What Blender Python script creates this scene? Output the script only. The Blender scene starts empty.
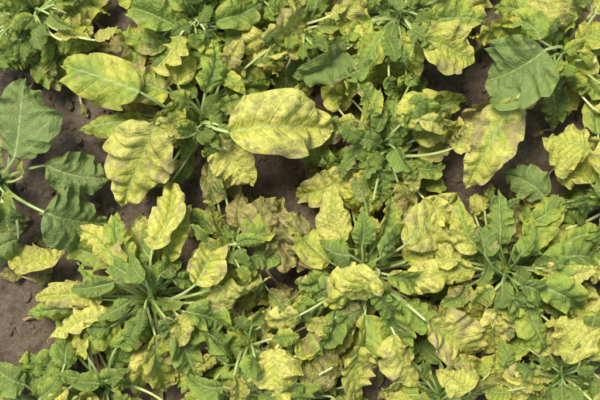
import bpy, math, random, time
import numpy as np
from mathutils import Vector
T0=time.time()
R = random.Random(21)
NR = np.random.RandomState(11)
H = 2.2; S = 0.0025

# ------------------------------------------------------------ helpers
_tab = NR.rand(65536)
def vnoise(x, y, seed=0):
    xi = np.floor(x).astype(np.int64); yi = np.floor(y).astype(np.int64)
    fx = x-xi; fy = y-yi
    fx = fx*fx*(3-2*fx); fy = fy*fy*(3-2*fy)
    def h(a, b): return _tab[((a*7919) ^ (b*104729) ^ (seed*1299709)) & 65535]
    return (h(xi,yi)*(1-fx)+h(xi+1,yi)*fx)*(1-fy)+(h(xi,yi+1)*(1-fx)+h(xi+1,yi+1)*fx)*fy
def fbm(x, y, o=4, seed=0, g=0.5):
    t = 0; a = 1; n = 0
    for i in range(o):
        t = t+a*(vnoise(x*2**i, y*2**i, seed+i)-0.5); n += a; a *= g
    return t/n*2
def P(px, py, z):
    k = (H-z)/H
    return np.array([(px-300)*S*k, (200-py)*S*k, z])
def sst(x, lo, hi):
    t = np.clip((x-lo)/(hi-lo), 0, 1); return t*t*(3-2*t)
def lerp(a, b, f): return a*(1-f[...,None])+np.array(b)*f[...,None]
def ramp(x, stops):
    xs = [s[0] for s in stops]
    return np.stack([np.interp(x, xs, [s[1][i] for s in stops]) for i in range(3)], -1)

# ------------------------------------------------------------ node utils
class NT:
    def __init__(s, mat):
        mat.use_nodes = True; s.t = mat.node_tree; s.t.nodes.clear()
    def n(s, typ, **kw):
        nd = s.t.nodes.new(typ)
        for k, v in kw.items(): setattr(nd, k, v)
        return nd
    def put(s, sock, v):
        if isinstance(v, bpy.types.NodeSocket): s.t.links.new(v, sock)
        else: sock.default_value = v
    def m(s, op, a, b=0.0, c=0.0, clamp=False):
        nd = s.n('ShaderNodeMath', operation=op, use_clamp=clamp)
        s.put(nd.inputs[0], a); s.put(nd.inputs[1], b); s.put(nd.inputs[2], c)
        return nd.outputs[0]
    def step(s, x, lo, hi, a=0.0, b=1.0):
        nd = s.n('ShaderNodeMapRange', interpolation_type='SMOOTHSTEP')
        s.put(nd.inputs[0], x); s.put(nd.inputs[1], lo); s.put(nd.inputs[2], hi)
        s.put(nd.inputs[3], a); s.put(nd.inputs[4], b)
        return nd.outputs[0]
    def mix(s, f, a, b, bt='MIX'):
        nd = s.n('ShaderNodeMix', data_type='RGBA', blend_type=bt)
        s.put(nd.inputs[0], f); s.put(nd.inputs[6], a); s.put(nd.inputs[7], b)
        return nd.outputs[2]
    def ramp(s, f, stops):
        nd = s.n('ShaderNodeValToRGB'); e = nd.color_ramp.elements
        while len(e) < len(stops): e.new(0.5)
        for i, (p, c) in enumerate(stops): e[i].position = p; e[i].color = (*c, 1)
        s.put(nd.inputs[0], f); return nd.outputs[0]
    def noise(s, vec, scale, detail=3, rough=0.5):
        nd = s.n('ShaderNodeTexNoise'); s.put(nd.inputs['Vector'], vec)
        nd.inputs['Scale'].default_value = scale; nd.inputs['Detail'].default_value = detail
        nd.inputs['Roughness'].default_value = rough
        return nd.outputs[0]

NV = 7.0; VK = 0.62
def leaf_material():
    mat = bpy.data.materials.new("beet_leaf"); t = NT(mat)
    uv = t.n('ShaderNodeUVMap', uv_map='UVMap').outputs[0]
    sep = t.n('ShaderNodeSeparateXYZ'); t.put(sep.inputs[0], uv)
    u, x = sep.outputs[0], sep.outputs[1]
    at = t.n('ShaderNodeAttribute', attribute_name='lc')
    col = at.outputs['Color']
    a2 = t.n('ShaderNodeAttribute', attribute_name='ld')       # R vein phase, G edge, B random
    s2 = t.n('ShaderNodeSeparateColor'); t.put(s2.inputs[0], a2.outputs['Color'])
    sv, edge, rnd = s2.outputs[0], s2.outputs[1], s2.outputs[2]
    cv = t.n('ShaderNodeCombineXYZ'); t.put(cv.inputs[0], u); t.put(cv.inputs[1], x); t.put(cv.inputs[2], rnd)
    n3 = t.noise(cv.outputs[0], 22.0, 2, 0.6)
    q = t.m('ABSOLUTE', x)
    f = t.m('FRACT', t.m('MULTIPLY', sv, NV))
    d = t.m('MULTIPLY', t.m('ABSOLUTE', t.m('SUBTRACT', f, 0.5)), 2.0)
    vein = t.m('MULTIPLY', t.step(d, 0.83, 1.0), t.step(edge, 1.0, 0.5, 0.05, 1.0))
    mr = t.step(q, t.m('MULTIPLY_ADD', t.m('SUBTRACT', 1.0, u), 0.020, 0.005), 0.003)
    k = t.m('MULTIPLY_ADD', t.step(n3, 0.35, 0.65), 0.38, 0.82)
    hs = t.n('ShaderNodeHueSaturation'); t.put(hs.inputs['Value'], k); t.put(hs.inputs['Color'], col)
    col = hs.outputs[0]
    col = t.mix(t.m('MULTIPLY', vein, 0.28), col, (0.40, 0.50, 0.11, 1))
    col = t.mix(t.m('MULTIPLY', mr, 0.75), col, (0.58, 0.65, 0.24, 1))
    geo = t.n('ShaderNodeNewGeometry')
    col = t.mix(t.m('MULTIPLY', geo.outputs['Backfacing'], 0.40), col, (0.42, 0.47, 0.14, 1))
    bp = t.n('ShaderNodeBump'); bp.inputs['Strength'].default_value = 0.8; bp.inputs['Distance'].default_value = 0.0046
    t.put(bp.inputs['Height'], t.m('MULTIPLY_ADD', n3, 1.3, t.m('MULTIPLY', vein, -0.4)))
    pr = t.n('ShaderNodeBsdfPrincipled'); t.put(pr.inputs['Base Color'], col)
    pr.inputs['Roughness'].default_value = 0.55; pr.inputs['Specular IOR Level'].default_value = 0.24
    t.put(pr.inputs['Normal'], bp.outputs[0])
    tr = t.n('ShaderNodeBsdfTranslucent'); t.put(tr.inputs[0], t.mix(0.35, col, (0.62, 0.62, 0.02, 1)))
    ms = t.n('ShaderNodeMixShader'); ms.inputs[0].default_value = 0.24
    t.put(ms.inputs[1], pr.outputs[0]); t.put(ms.inputs[2], tr.outputs[0])
    out = t.n('ShaderNodeOutputMaterial'); t.put(out.inputs[0], ms.outputs[0])
    return mat
def stem_material():
    mat = bpy.data.materials.new("beet_petiole"); t = NT(mat)
    at = t.n('ShaderNodeAttribute', attribute_name='lc')
    pr = t.n('ShaderNodeBsdfPrincipled'); t.put(pr.inputs['Base Color'], at.outputs['Color']); pr.inputs['Roughness'].default_value = 0.45
    out = t.n('ShaderNodeOutputMaterial'); t.put(out.inputs[0], pr.outputs[0])
    return mat
def soil_material(name, tint=1.0):
    mat = bpy.data.materials.new(name); t = NT(mat)
    tc = t.n('ShaderNodeTexCoord').outputs['Object']
    a = t.noise(tc, 6.0, 3, 0.6); b = t.noise(tc, 95.0, 6, 0.8)
    f = t.m('MULTIPLY_ADD', a, 0.40, t.m('MULTIPLY', b, 0.60))
    col = t.ramp(f, [(0.34, (0.150*tint, 0.107*tint, 0.070*tint)), (0.5, (0.33*tint, 0.25*tint, 0.172*tint)), (0.66, (0.52*tint, 0.42*tint, 0.31*tint))])
    pr = t.n('ShaderNodeBsdfPrincipled'); t.put(pr.inputs['Base Color'], col); pr.inputs['Roughness'].default_value = 0.95
    pr.inputs['Specular IOR Level'].default_value = 0.15
    bp = t.n('ShaderNodeBump'); t.put(bp.inputs['Height'], b); bp.inputs['Distance'].default_value = 0.018; bp.inputs['Strength'].default_value = 1.0
    t.put(pr.inputs['Normal'], bp.outputs[0])
    out = t.n('ShaderNodeOutputMaterial'); t.put(out.inputs[0], pr.outputs[0])
    return mat
LEAF = leaf_material(); STEM = stem_material(); SOIL = soil_material("soil"); CLOD = soil_material("soil_clod", 1.15)

# ------------------------------------------------------------ mesh builder
class MB:
    def __init__(s): s.v=[]; s.f=[]; s.uv=[]; s.lc=[]; s.ld=[]; s.mi=[]; s.n=0
    def grid(s, pts, mi, closed=False, uvs=None, lc=None, ld=None):
        a, b = pts.shape[:2]
        s.v.append(pts.reshape(-1,3))
        s.uv.append(np.zeros((a*b,2)) if uvs is None else uvs.reshape(-1,2))
        l = np.ones((a*b,4)); 
        if lc is not None: l[:,:3] = np.broadcast_to(lc, (a,b,3)).reshape(-1,3)
        s.lc.append(l)
        l = np.ones((a*b,4))
        if ld is not None: l[:,:3] = ld.reshape(-1,3)
        s.ld.append(l)
        i = np.arange(a-1)[:,None]; jn = b if closed else b-1
        j = np.arange(jn)[None,:]; j2 = (j+1) % b
        q = np.stack([i*b+j, (i+1)*b+j, (i+1)*b+j2, i*b+j2], -1).reshape(-1,4)+s.n
        s.f.append(q); s.mi.append(np.full(len(q), mi)); s.n += a*b
    def build(s, name, mats):
        v=np.concatenate(s.v); f=np.concatenate(s.f); uv=np.concatenate(s.uv); mi=np.concatenate(s.mi)
        me = bpy.data.meshes.new(name)
        me.vertices.add(len(v)); me.vertices.foreach_set('co', v.astype(np.float32).ravel())
        me.loops.add(f.size); me.loops.foreach_set('vertex_index', f.astype(np.int32).ravel())
        me.polygons.add(len(f)); me.polygons.foreach_set('loop_start', (np.arange(len(f))*4).astype(np.int32))
        me.polygons.foreach_set('loop_total', np.full(len(f),4,dtype=np.int32))
        me.polygons.foreach_set('material_index', mi.astype(np.int32))
        me.polygons.foreach_set('use_smooth', np.ones(len(f), dtype=bool))
        me.update(calc_edges=True)
        ul = me.uv_layers.new(name='UVMap'); ul.data.foreach_set('uv', uv[f.ravel()].astype(np.float32).ravel())
        for nm, dat in (('lc', s.lc), ('ld', s.ld)):
            a = me.attributes.new(nm,'FLOAT_COLOR','POINT'); a.data.foreach_set('color', np.concatenate(dat).astype(np.float32).ravel())
        for m in mats: me.materials.append(m)
        ob = bpy.data.objects.new(name, me); bpy.context.collection.objects.link(ob)
        return ob

def nrm(a): return a/np.maximum(np.linalg.norm(a, axis=-1, keepdims=True), 1e-9)
def tube(mb, pts, rad, lc, flat=1.0):
    T = nrm(np.gradient(pts, axis=0)); up = np.array([0,0,1.0])
    Sd = np.cross(T, up); bad = np.linalg.norm(Sd, axis=1) < 0.05; Sd[bad] = np.array([1,0,0]); Sd = nrm(Sd); N = np.cross(Sd, T)
    k = 8; th = np.arange(k)/k*2*math.pi
    cx = np.cos(th); cy = np.sin(th); cy = np.where(cy > 0.3, 0.15, cy)
    p = pts[:,None,:]+Sd[:,None,:]*cx[None,:,None]*rad[:,None,None]+N[:,None,:]*cy[None,:,None]*rad[:,None,None]*flat
    mb.grid(p, 1, True, lc=lc)

YR = [(0.0, (0.062, 0.148, 0.011)), (0.20, (0.118, 0.240, 0.014)), (0.40, (0.245, 0.375, 0.021)), (0.60, (0.46, 0.52, 0.034)), (0.80, (0.68, 0.63, 0.060)), (1.0, (0.82, 0.735, 0.15))]
BR = [(0.25, (0.13, 0.065, 0.025)), (0.5,(0.32,0.19,0.075)), (0.75, (0.52, 0.36, 0.16))]
def leaf(mb, crown, base, tip, W, yel, brn=0.0, blu=0.0, arch=None, roll=None, NU=50, NVv=25, ruf=1.0, fold=None, side=None, lowlim=0.008):
    crown=np.array(crown,float); base=np.array(base,float); tip=np.array(tip,float)
    L = np.linalg.norm(tip-base)
    yel = 0.72*yel+0.28*float(sst(np.array(yel), .22, .78))
    arch = R.uniform(0.08,0.42) if arch is None else arch
    roll = R.gauss(0,0.42) if roll is None else roll
    fold = R.uniform(0.05,0.85) if fold is None else fold
    side = R.uniform(-0.3,0.3) if side is None else side
    rnd = R.random()*57
    d = tip-base; dh = np.array([d[0],d[1],0]); dh = dh/max(np.linalg.norm(dh),1e-6)
    t = np.linspace(0,1,12)[:,None]
    Lp = np.linalg.norm(base-crown)
    c1 = crown+(base-crown)*0.45+np.array([0,0,0.22*Lp]); c1 = 0.7*c1+0.3*(base-dh*Lp*0.5)
    pp = (1-t)**2*crown+2*t*(1-t)*c1+t*t*base
    r0 = 0.0034+0.008*W; rad = np.linspace(r0*1.3, r0*0.6, 12)
    sf = min(1,max(0,0.35+0.55*yel+R.uniform(-.25,.25)))
    sc_ = np.array([0.24,0.40,0.07])*(1-sf)+np.array([0.62,0.66,0.27])*sf
    if brn > 0.6: sc_ = np.array([0.36,0.25,0.11])
    pc = sc_*(0.85+0.3*vnoise(t*9+rnd, t*0, 3))[:,:,None]
    sdir = np.array([-dh[1],dh[0],0])
    c2 = base+d*R.uniform(0.4,0.62)+np.array([0,0,arch*L])+sdir*side*L
    u = 0.5-0.5*np.cos(np.linspace(0.0,1,NU)*math.pi); u=0.4*u+0.6*np.linspace(0,1,NU)
    uu = u[:,None]
    mid = (1-uu)**2*base+2*uu*(1-uu)*c2+uu*uu*tip
    mid[:,2] += 0.05*L*np.sin(u*R.uniform(4,8)+R.uniform(0,6))*np.minimum(1,u*4)
    tube(mb, pp, rad, pc, 0.8)
    ribn = int(NU*0.8); mr = mid[:ribn].copy(); mr[:,2] -= np.linspace(r0*0.3, 0.0003, ribn)
    tube(mb, mr, np.linspace(r0*0.6, 0.0005, ribn), sc_, 0.8)
    T = nrm(np.gradient(mid, axis=0)); Sd = nrm(np.cross(T, np.array([0,0,1.0]))+1e-6); N = np.cross(Sd, T)
    rl = roll+R.gauss(0,0.65)*(u-0.3)
    S2 = Sd*np.cos(rl)[:,None]+N*np.sin(rl)[:,None]; N2 = np.cross(S2, T)
    a = R.uniform(0.38,0.62); b = R.uniform(0.70,1.12)
    pk = a/(a+b); f = (u**a)*((1-u)**b)/((pk**a)*((1-pk)**b))
    v = np.linspace(-1,1,NVv); vv = v[None,:]; av = np.abs(vv); sg = np.sign(vv)
    ls = L/0.15
    seed = R.randint(0,9999)
    si = (vv > 0).astype(int)*31
    fr = R.uniform(2.8,5.0)
    ph = np.where(vv>0, R.uniform(0,6.28), R.uniform(0,6.28)); ph2 = np.where(vv>0, R.uniform(0,6.28), R.uniform(0,6.28))
    warp = uu+0.13*fbm(uu*4+seed, uu*0+si, 2, 5)
    am = 0.35+1.3*vnoise(uu*4+seed*.3, uu*0+si+.5, 8)
    th1 = 2*math.pi*fr*warp+ph
    rw = (np.sin(th1)+0.38*np.sin(2.1*th1+ph2))*am
    en = fbm(uu*5+si*7.0+seed, uu*0+0.5+si, 2, 3, 0.4)
    asym = 1+R.uniform(-.15,.15)*sg
    hw = 0.5*W*f[:,None]*(1+0.12*en*av+0.055*np.cos(th1)*av)*asym
    x = vv*hw; xn = x/L
    cup = R.uniform(-1.1,0.6)
    z = np.abs(x)*math.tan(fold)*(1-0.55*av) + cup*hw*av**2*0.6
    wm = min(W,0.125)
    env = np.minimum(1,(1.03-uu)*5)*np.minimum(1,uu*6+0.25)
    amp = 0.108*wm*ruf*R.uniform(0.6,1.4)*env
    z = z + amp*rw*av**1.9
    z = z + 0.15*wm*ruf*fbm(uu*2.4+seed*1.3, xn*2.4+7.7+seed, 2, 9, 0.45)*np.minimum(1,av*2.5)
    s = uu-VK*np.abs(xn)+0.04*sg+0.05*fbm(uu*3+seed, xn*3, 1, 4)
    z = z + 0.0064*ls*(np.abs(np.sin(math.pi*NV*s))**0.6-0.5)*np.minimum(1,av*3)*(1-0.5*av)
    z = z + 0.0042*ls*fbm(uu*11+seed*0.7, xn*11+seed, 2, 21)*np.minimum(1,av*4)
    if brn > 0.6: z = z + 0.22*wm*fbm(uu*7+seed, xn*9, 2, 33)
    fw = 0.45*amp*np.cos(th1)*am*av**2 + 0.05*hw*av
    p = mid[:,None,:]+S2[:,None,:]*x[...,None]+N2[:,None,:]*z[...,None]+T[:,None,:]*(fw*f[:,None])[...,None]
    p[...,2] = np.where(p[...,2]<lowlim+0.01, lowlim+0.01*np.exp((p[...,2]-lowlim-0.01)/0.01), p[...,2])
    UU = np.broadcast_to(uu, xn.shape)
    e = np.maximum(np.broadcast_to(av, xn.shape), np.broadcast_to(np.clip((uu-0.7)*3.3,0,1)**2, xn.shape))
    # ---- pigment (real leaf colour, yellowing between the veins; necrosis at margins)
    n2 = fbm(UU*3.0+seed, xn*3.0+seed*.7, 2, 61, .5)*1.4; n3 = fbm(UU*13+seed, xn*13+seed*.3, 3, 71, .6)*1.5
    dd = np.abs((s*NV)%1.0-0.5)*2
    Y = yel*1.06+0.06+0.22*n2+0.07*n3+0.20*(e-0.45)-0.10*sst(dd,.3,1)*(1-sst(e,.3,1))-0.15*(1-sst(np.abs(xn),.01,.10))
    col = ramp(np.clip(Y,0,1), YR)
    if blu > 0: col = lerp(col, (0,0,0), np.full(xn.shape, blu))+blu*ramp(np.clip(.5+.5*n3,0,1), [(0,(0.068,0.145,0.044)),(1,(0.145,0.250,0.092))])
    if yel > .6 and brn < .3 and R.random() < .6: brn = max(brn, R.uniform(.08,.28))
    bfac = sst(brn*1.3+0.45*n3-0.32*n2+0.38*(e-0.5), 0.44, 0.58)*0.95
    col = lerp(col, (0,0,0), bfac)+bfac[...,None]*ramp(np.clip(.5+.6*n3-.2*n2,0,1), BR)
    n5 = vnoise(UU*30+seed, xn*30+seed, 91)
    sp = sst(n5, 0.80, 0.88)*sst(0.5*n2+0.9*brn+0.3*yel, 0.18, 0.34)*0.8
    col = lerp(col, (0.20,0.09,0.025), sp)
    col *= R.uniform(0.88,1.08)
    mb.grid(p, 0, uvs=np.stack([UU, xn], -1), lc=col, ld=np.stack([s, e, np.full(xn.shape, rnd)], -1))

# ------------------------------------------------------------ layout (each plant crown in plan, leaves listed from its crown)
plants = {
 'A': (150,298), 'B': (362,270), 'C': (505,272), 'D': (0,182), 'E': (200,122), 'F': (385,150),
 'G': (560,55), 'J': (608,205), 'H': (35,12), 'K': (195,22), 'L': (560,372), 'M': (40,402), 'N': (400,15), 'O':(280,392), 'Q':(440,398), 'T':(300,30), 'U':(232,246), 'V':(250,345), 'W':(105,385),
}
LV = [
 ('D',14,158,26,78,62,.0,0,.9,20),('D',44,212,106,222,58,.0,0,.9,18),('D',46,165,110,178,40,.05,0,.8,14),
 ('D',8,205,22,245,36,.0,0,.8,12),('D',10,258,64,250,32,.85,0,0,9),
 ('E',156,124,124,206,64,.85,.12,0,24),('E',228,132,334,130,62,.80,.25,0,22),('E',140,92,62,66,46,.6,0,0,22),
 ('E',148,120,78,130,28,.5,0,.1,15),('E',212,138,254,184,40,.9,0,0,16),('E',168,92,126,60,38,.65,0,0,18),
 ('E',205,92,212,42,30,.35,0,0,22),('E',228,100,275,80,32,.35,.05,0,18),('E',180,100,148,132,30,.65,0,0,22),
 ('E',232,112,258,98,26,.5,.1,0,12),('E',178,85,170,40,30,.65,0,0,20),('E',240,75,290,62,30,.6,.2,0,12),
 ('E',190,150,175,185,16,.2,0,0,7),('E',196,80,240,50,28,.35,0,0,14),
 ('H',20,40,-12,70,36,.3,0,.2,14),('H',60,32,95,50,34,.35,0,.1,16),('H',20,12,-10,10,30,.35,0,.1,14),('H',50,5,90,-8,28,.5,0,0,14),
 ('H',55,60,90,45,30,.3,0,0,10),('H',30,30,22,72,32,.25,0,.1,12),('H',60,12,110,14,28,.6,0,0,10),
 ('K',175,25,130,8,34,.3,0,0,20),('K',180,35,150,70,34,.7,0,0,20),('K',215,22,262,2,32,.35,0,0,16),('K',205,30,222,76,30,.4,0,0,20),
 ('K',190,8,182,-20,34,.3,0,0,16),('K',168,8,110,-10,32,.5,0,0,12),('K',222,35,270,48,30,.7,.1,0,12),('T',262,38,306,10,38,.85,0,0,24),
 ('K',165,40,112,30,30,.4,0,0,12),('K',230,10,290,22,30,.5,0,0,10),('T',270,58,324,38,34,.9,.1,0,24),('K',210,8,235,-22,30,.3,0,0,12),
 ('N',385,30,352,82,34,.45,0,0,20),('N',425,40,474,62,46,.6,0,0,22),('N',430,20,486,22,36,.35,0,0,18),('N',370,20,325,12,32,.65,0,0,16),
 ('N',400,35,408,88,32,.6,0,0,20),('N',375,5,340,-18,34,.4,0,0,14),('N',410,0,415,-25,34,.3,0,0,14),('N',428,8,470,-10,34,.5,0,0,14),
 ('N',345,50,291,76,38,.05,0,.1,21),('N',440,28,455,70,30,.65,0,0,14),('N',365,40,318,50,28,.55,.1,0,10),('N',412,30,440,52,26,.2,0,0,24),
 ('F',362,140,330,120,30,.25,0,0,16),('F',400,125,442,96,34,.6,0,0,20),('F',370,120,355,80,30,.45,0,0,20),('F',395,130,398,88,28,.3,0,0,18),
 ('F',415,140,470,128,32,.7,.1,0,16),('F',405,165,445,165,24,.25,0,0,12),('F',360,155,318,165,30,.3,0,0,12),('F',352,172,296,194,34,.8,0,0,14),
 ('F',370,168,345,205,30,.6,0,0,16),('F',395,172,410,205,26,.3,0,0,14),('F',410,128,450,118,28,.15,0,.2,22),('F',345,130,295,150,28,.5,.4,0,12),
 ('F',425,120,468,100,28,.6,.1,0,12),('F',352,100,322,88,28,.6,.1,0,10),('F',445,190,408,178,18,.5,0,0,8),('F',375,135,342,150,28,.15,0,0,20),
 ('F',455,122,500,112,36,.5,.8,0,16),('F',380,170,372,205,24,.15,0,0,18),
 ('G',517,98,465,188,44,.85,.12,0,24),('G',545,50,488,80,66,.0,0,.6,28),('G',575,50,572,100,34,.65,0,0,18),('G',575,40,612,20,34,.6,0,0,18),
 ('G',545,25,560,-12,42,.9,0,0,20),('G',530,30,490,8,36,.3,0,0,20),('G',580,75,604,102,30,.4,0,0,12),('G',552,85,552,128,28,.15,0,.3,10),
 ('G',520,20,470,38,36,.55,0,0,14),('G',540,40,510,20,28,.25,0,0,22),('G',590,30,615,50,30,.7,0,0,12),('G',570,20,590,-8,34,.6,0,0,14),
 ('J',590,150,542,137,52,.75,0,0,22),('J',592,185,560,160,40,.65,0,0,18),('J',545,198,502,174,36,.0,0,.5,16),('J',590,205,548,222,34,.2,0,0,14),
 ('J',598,135,608,100,36,.5,0,0,16),('J',600,225,575,258,36,.35,0,0,16),('J',600,175,600,135,32,.7,0,0,24),('J',585,190,560,196,26,.15,0,0,10),
 ('A',100,296,36,298,28,.8,0,0,16),('A',110,312,46,342,32,.95,.1,0,18),('A',122,270,74,226,34,.75,0,0,20),('A',152,250,170,182,36,.95,.05,0,22),
 ('A',135,262,118,212,28,.5,0,0,20),('A',195,285,222,236,38,.95,.1,0,22),('A',205,302,270,276,30,.85,.05,0,22),('A',170,262,192,205,30,.6,0,0,18),
 ('A',118,285,78,262,24,.4,0,0,18),('A',115,282,70,288,20,.15,0,.1,22),('A',135,278,105,262,22,.1,0,.1,26),('A',160,275,178,250,22,.15,0,0,24),
 ('A',185,312,230,330,30,.35,0,0,20),('A',175,330,200,385,32,.2,0,0,20),('A',155,335,165,392,34,.75,0,0,18),('A',135,330,110,375,30,.35,0,0,16),
 ('A',120,320,80,358,28,.45,0,0,16),('A',190,325,240,372,32,.25,0,0,16),('A',100,305,28,314,26,.5,0,0,10),('A',195,270,250,240,30,.5,.1,0,12),
 ('A',120,255,62,228,28,.35,0,.1,12),('A',150,258,145,215,26,.2,0,0,16),('A',165,345,140,402,34,.7,0,0,10),('A',210,290,255,262,26,.5,0,0,14),
 ('A',165,318,190,345,22,.1,0,0,26),('A',140,318,128,345,20,.15,0,0,24),('A',130,300,98,318,18,.1,0,0,24),('A',145,280,132,252,18,.05,0,0,28),
 ('B',378,276,324,302,44,.8,.05,0,27),('B',345,240,336,184,34,.85,0,0,22),('B',375,245,392,195,28,.3,0,0,22),('B',405,245,460,198,44,.95,.08,0,23),
 ('B',330,262,284,220,36,.6,.1,0,18),('B',330,275,294,282,30,.45,0,0,18),('B',300,315,244,320,30,.97,.05,0,22),('B',320,300,262,340,30,.3,0,0,18),
 ('B',335,310,300,362,32,.3,0,0,18),('B',275,350,282,408,48,.97,.05,0,22),('B',365,315,345,375,32,.55,0,0,18),('B',385,310,400,360,32,.4,0,0,18),
 ('B',405,288,470,276,34,.85,.1,0,20),('B',405,262,457,242,28,.85,0,0,18),('B',400,300,450,330,32,.45,0,0,20),('B',425,320,476,356,46,.97,.05,0,22),
 ('B',360,345,355,405,38,.97,0,0,20),('B',395,335,420,385,36,.95,0,0,20),('B',350,255,318,240,26,.15,0,0,26),('B',380,258,410,232,26,.15,0,0,26),
 ('B',362,245,362,210,24,.15,0,0,26),('B',390,275,430,278,24,.3,0,0,24),('B',375,290,398,318,26,.2,0,0,26),('B',340,285,305,305,26,.25,0,0,22),
 ('B',320,250,262,245,34,.5,.6,0,12),('B',305,240,256,205,36,.6,.8,0,17),('B',310,330,335,395,34,.6,.6,0,17),('B',295,262,280,215,34,.6,.9,0,16),
 ('B',390,240,422,190,34,.5,.5,0,14),('B',255,330,225,360,32,.5,0,0,12),
 ('C',480,250,458,195,30,.6,0,0,22),('C',500,245,500,190,30,.3,0,0,20),('C',530,250,566,200,34,.4,0,0,20),('C',475,268,434,252,30,.65,0,0,20),
 ('C',540,270,596,262,34,.25,0,0,20),('C',535,285,582,310,34,.4,0,0,20),('C',500,300,485,354,34,.85,0,0,20),('C',525,300,545,350,32,.4,0,0,18),
 ('C',470,285,440,318,32,.6,0,0,16),('C',485,255,475,225,26,.1,0,.1,26),('C',520,255,535,225,26,.2,0,0,26),('C',520,285,545,300,24,.15,0,0,26),
 ('C',495,290,470,308,24,.5,0,0,24),('C',515,245,520,208,28,.2,0,0,24),('C',550,255,600,230,32,.5,0,0,14),('C',485,310,452,352,32,.85,0,0,10),
 ('C',545,290,605,300,32,.6,0,0,12),('C',465,240,425,222,28,.6,0,0,12),('C',510,295,512,335,26,.3,0,0,24),
 ('L',580,360,560,316,46,.97,0,0,24),('L',590,360,612,330,38,.8,0,0,18),('L',535,370,501,401,40,.97,.1,0,22),('L',530,350,500,330,32,.55,0,0,18),
 ('L',560,390,570,415,38,.7,0,0,14),('L',520,365,470,372,34,.6,.1,0,16),('Q',470,392,436,370,38,.97,0,0,22),('L',590,385,620,400,38,.5,.6,0,16),
 ('L',550,355,535,320,28,.85,0,0,16),('L',545,385,530,412,34,.9,0,0,12),
 ('M',45,385,62,348,32,.25,0,.1,16),('M',25,385,-8,366,32,.15,0,.3,16),('M',60,395,95,380,28,.3,0,0,14),('M',20,400,-8,396,30,.25,0,.3,12),('M',75,392,115,402,28,.5,0,0,12),
 ('M',35,380,30,350,26,.35,0,.1,13),
 ('O',262,392,225,402,32,.5,0,0,12),('O',305,388,335,372,34,.5,.6,0,18),('O',250,375,205,372,32,.3,0,0,14),('O',300,375,318,340,30,.25,0,0,12),('O',225,395,180,402,30,.5,0,0,10),
 ('U',245,235,280,200,30,.6,.5,0,14),('U',222,232,212,196,28,.5,.2,0,13),('U',240,228,242,192,28,.55,.6,0,11),('U',250,258,290,262,30,.3,0,0,16),('U',225,262,205,275,26,.5,0,0,12),
 ('U',248,242,282,235,28,.4,.2,0,18),('U',240,262,262,298,26,.3,0,0,13),
]
BARE = [(528,150,40),(28,335,34),(100,200,26),(262,168,26),(300,178,12),(40,185,14),(190,182,18),(590,112,12),(85,8,8),(455,182,14),(60,95,14),(5,320,20),(60,128,10)]
def in_bare(px,py): return any((px-a)**2+(py-b)**2 < r*r for a,b,r in BARE)

mbs = {k: MB() for k in plants}
for (k,bx,by,tx,ty,w,y,br,bl,h) in LV:
    cx,cy = plants[k]; h = h*0.01
    z0 = h*R.uniform(0.85,1.1); z1 = h*R.uniform(0.35,1.0)
    off = R.uniform(0,6.28); rr = R.uniform(1,9)
    big = w >= 40
    leaf(mbs[k], P(cx+rr*math.cos(off), cy+rr*math.sin(off), .035), P(bx,by,z0), P(tx,ty,z1), w*S*(1.12 if big else 1.0)*(H-h)/H,
         y+R.uniform(-.08,.06), br, bl, NU=58 if big else 50, NVv=29 if big else 25, roll=R.gauss(0,.18) if big else None, fold=R.uniform(.05,.4) if big else None, arch=R.uniform(.1,.28) if big else None, side=R.uniform(-.14,.14) if big else None)
def filler(mb, cx, cy, n, smin, smax, low=True, bluish=0.0, check=True, small=1.0, sprd=.6):
    a0 = R.uniform(0,6.28)
    for i in range(n):
        for _ in range(12):
            a = a0+i*2.39996+R.uniform(-.6,.6)
            dp = R.uniform(smin,smax); dl = R.uniform(22,46)*small
            bx,by = cx+dp*math.cos(a), cy+dp*math.sin(a)
            a2 = a+R.gauss(0,sprd)
            tx,ty = bx+dl*math.cos(a2), by+dl*math.sin(a2)
            if not check or not (in_bare((bx+tx)/2,(by+ty)/2) or in_bare(tx,ty)): break
        else: continue
        h = R.uniform(0.03,0.12) if low else R.uniform(0.12,0.22)
        y = R.choice([.05,.15,.25,.4,.55,.75,.9,.97]); br = R.choice([0,0,.2,.4,.6,.95]) if (low and h<.09) else R.choice([0,0,0,0,.1,.35])
        if bluish: y=.1; br=0
        leaf(mb, P(cx+R.uniform(-9,9),cy+R.uniform(-9,9),0.03), P(bx,by,h), P(tx,ty,max(0.015,h*R.uniform(.3,1.15))), dl*R.uniform(.42,.70)*S, y, br, bluish, NU=36, NVv=17)
def heart(mb, cx, cy, n):
    a = R.uniform(0,6.28)
    for i in range(n):
        a += 2.4+R.uniform(-.8,.8); dp = R.uniform(4,26); dl = R.uniform(14,30)
        a2 = a+R.gauss(0,.55)
        bx,by = cx+dp*math.cos(a), cy+dp*math.sin(a); tx,ty = bx+dl*math.cos(a2), by+dl*math.sin(a2)
        h = R.uniform(.12,.22)
        leaf(mb, P(cx+R.uniform(-4,4),cy+R.uniform(-4,4),0.04), P(bx,by,h), P(tx,ty,h+R.uniform(-.04,.05)), R.uniform(10,20)*S, R.uniform(.0,.5), 0,0, NU=26, NVv=13)
def crown(mb, cx, cy):
    c = P(cx,cy,0.0); th = np.linspace(0,2*math.pi,17)[:-1]; zz = np.linspace(-0.03,0.045,9)
    pts = np.zeros((9,16,3)); 
    for i,z in enumerate(zz):
        r = 0.034*math.sqrt(max(0.02,1-(max(z,0)/0.047)**2))
        pts[i,:,0]=c[0]+r*np.cos(th)*(1+.08*np.sin(3*th)); pts[i,:,1]=c[1]+r*np.sin(th); pts[i,:,2]=z
    mb.grid(pts, 1, True, lc=np.array([.34,.30,.14]))
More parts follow.
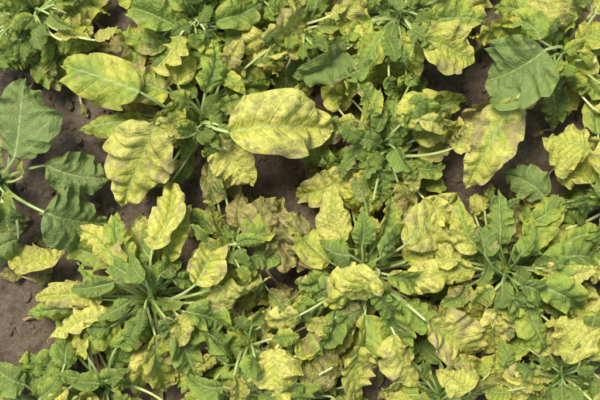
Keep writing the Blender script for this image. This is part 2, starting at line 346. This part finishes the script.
fill_n = {'A':(20,8),'B':(28,22),'C':(28,24),'D':(3,0),'E':(24,10),'F':(30,20),'G':(18,14),'J':(14,12),'H':(22,18),'K':(24,20),'L':(22,22),'M':(14,10),'N':(28,22),'O':(18,14),'Q':(20,18),'T':(22,18),'U':(6,3),'V':(12,10),'W':(12,7)}
for k,(cx,cy) in plants.items():
    lo_n, hi_n = fill_n[k]
    filler(mbs[k], cx, cy, lo_n, 22, 66, bluish=0.6 if k=='D' else 0.0)
    filler(mbs[k], cx, cy, hi_n, 24, 68, low=False, small=.85, sprd=.8)
    heart(mbs[k], cx, cy, 7 if k in 'ABDUVW' else 14); crown(mbs[k], cx, cy)
    mbs[k].build("sugar_beet_plant", [LEAF, STEM])
print('plants', time.time()-T0)
gen = []
for g in range(2):
    mb = MB(); filler(mb, 300,200, 16, 22,60, check=False); filler(mb,300,200,18,25,60,low=False,check=False); heart(mb,300,200,7); crown(mb,300,200)
    gen.append(mb.build("sugar_beet_plant", [LEAF, STEM]))
spots = []
for row in range(-3,4):
    for c in range(-4,5):
        x = c*0.46+R.uniform(-.05,.05); y = row*0.5+R.uniform(-.05,.05)
        if abs(x) < 1.08 and abs(y) < 0.82: continue
        spots.append((x,y))
for gi,(x,y) in enumerate(spots):
    if gi < 2: ob = gen[gi]
    else:
        ob = bpy.data.objects.new("sugar_beet_plant", gen[gi%2].data); bpy.context.collection.objects.link(ob)
    ob.location = (x,y,0); ob.rotation_euler = (0,0,R.uniform(0,6.28)); sc = R.uniform(.9,1.15); ob.scale=(sc,sc,sc)
# ------------------------------------------------------------ ground
def gz(x,y): return 0.022*fbm(x*3+50,y*3+50,3,40)+0.018*fbm(x*14+50,y*14+50,3,50,.6)-0.006
n = 400
c = np.linspace(-1,1,n); ax = np.where(np.abs(c)<0.88, c/0.88*1.1, np.sign(c)*(1.1+((np.abs(c)-0.88)/0.12)**4*400))
X,Y = np.meshgrid(ax, ax, indexing='ij')
near = (np.abs(X)<30)&(np.abs(Y)<30)
Z = np.where(near, gz(X,Y)+0.012*fbm(X*60+99,Y*60+99,2,60), -0.006)
mb = MB(); mb.grid(np.stack([X,Y,Z],-1), 0)
mb.build("soil_ground", [SOIL])
# withered leaves lying on the soil
mb = MB()
for i in range(80):
    x = R.uniform(10,590); y = R.uniform(10,395); a = R.uniform(0,6.28); l = R.uniform(10,32)
    x2,y2 = x+l*math.cos(a), y+l*math.sin(a); x0,y0 = x-l*.7*math.cos(a+.3), y-l*.7*math.sin(a+.3)
    g = float(gz(np.array((x-300)*S), np.array((200-y)*S)))+.012
    leaf(mb, P(x0,y0,g), P(x,y,g+.008), P(x2,y2,g+.006), l*R.uniform(.35,.6)*S, .6, R.uniform(.8,1.2), arch=.1, NU=26, NVv=13, ruf=1.6, lowlim=g-.004)
mb.build("withered_leaf_litter", [LEAF, STEM])
import bmesh
bm = bmesh.new(); bmesh.ops.create_icosphere(bm, subdivisions=2, radius=1.0)
bv = np.array([v.co[:] for v in bm.verts]); bf = np.array([[v.index for v in f.verts] for f in bm.faces]); bm.free()
NC = 5200
cx = NR.uniform(-1.1,1.1,NC); cy = NR.uniform(-.85,.85,NC); r = 0.0018+0.0125*NR.rand(NC)**3.2
cz = gz(cx,cy)
o = NR.rand(NC,1)*50
k = 1+0.32*np.sin(bv[None,:,0]*3.1+o)*np.sin(bv[None,:,1]*2.7+o*2)+0.14*np.sin(bv[None,:,2]*5+o*3)+NR.uniform(-.10,.10,(NC,len(bv)))
V = bv[None]*k[...,None]*(r[:,None,None])*NR.uniform(.6,1.25,(NC,1,3))*np.array([1,1,.75])
V += np.stack([cx,cy,cz+r*0.2],-1)[:,None,:]
F = (bf[None]+np.arange(NC)[:,None,None]*len(bv)).reshape(-1,3)
me = bpy.data.meshes.new("soil_clods"); me.from_pydata(V.reshape(-1,3).tolist(), [], F.tolist()); me.materials.append(CLOD)
ob = bpy.data.objects.new("soil_clods", me); bpy.context.collection.objects.link(ob)
print('ground', time.time()-T0)
# ------------------------------------------------------------ light, camera
sc = bpy.context.scene
w = bpy.data.worlds.new("World"); sc.world = w; w.use_nodes = True
nt = w.node_tree; bg = nt.nodes['Background']; sky = nt.nodes.new('ShaderNodeTexSky'); sky.sky_type='NISHITA'; sky.sun_disc=False
el = math.radians(62); az = math.radians(-35)
sky.sun_elevation = el; sky.sun_rotation = az
nt.links.new(sky.outputs[0], bg.inputs[0]); bg.inputs[1].default_value = 0.15
ld = bpy.data.lights.new("sun",'SUN'); ld.energy = 4.6; ld.angle = math.radians(22); ld.color=(1,.95,.84)
lo = bpy.data.objects.new("sun", ld); bpy.context.collection.objects.link(lo)
dirv = Vector((math.sin(az)*math.cos(el), math.cos(az)*math.cos(el), math.sin(el)))
lo.rotation_euler = dirv.to_track_quat('Z','Y').to_euler()
cd = bpy.data.cameras.new("camera"); cd.sensor_width=36; cd.lens = 36*H/(600*S); cd.clip_end = 2000
co = bpy.data.objects.new("camera", cd); co.location=(0,0,H); bpy.context.collection.objects.link(co); sc.camera = co
sc.view_settings.view_transform='Standard'; sc.view_settings.look='None'; sc.view_settings.exposure=0
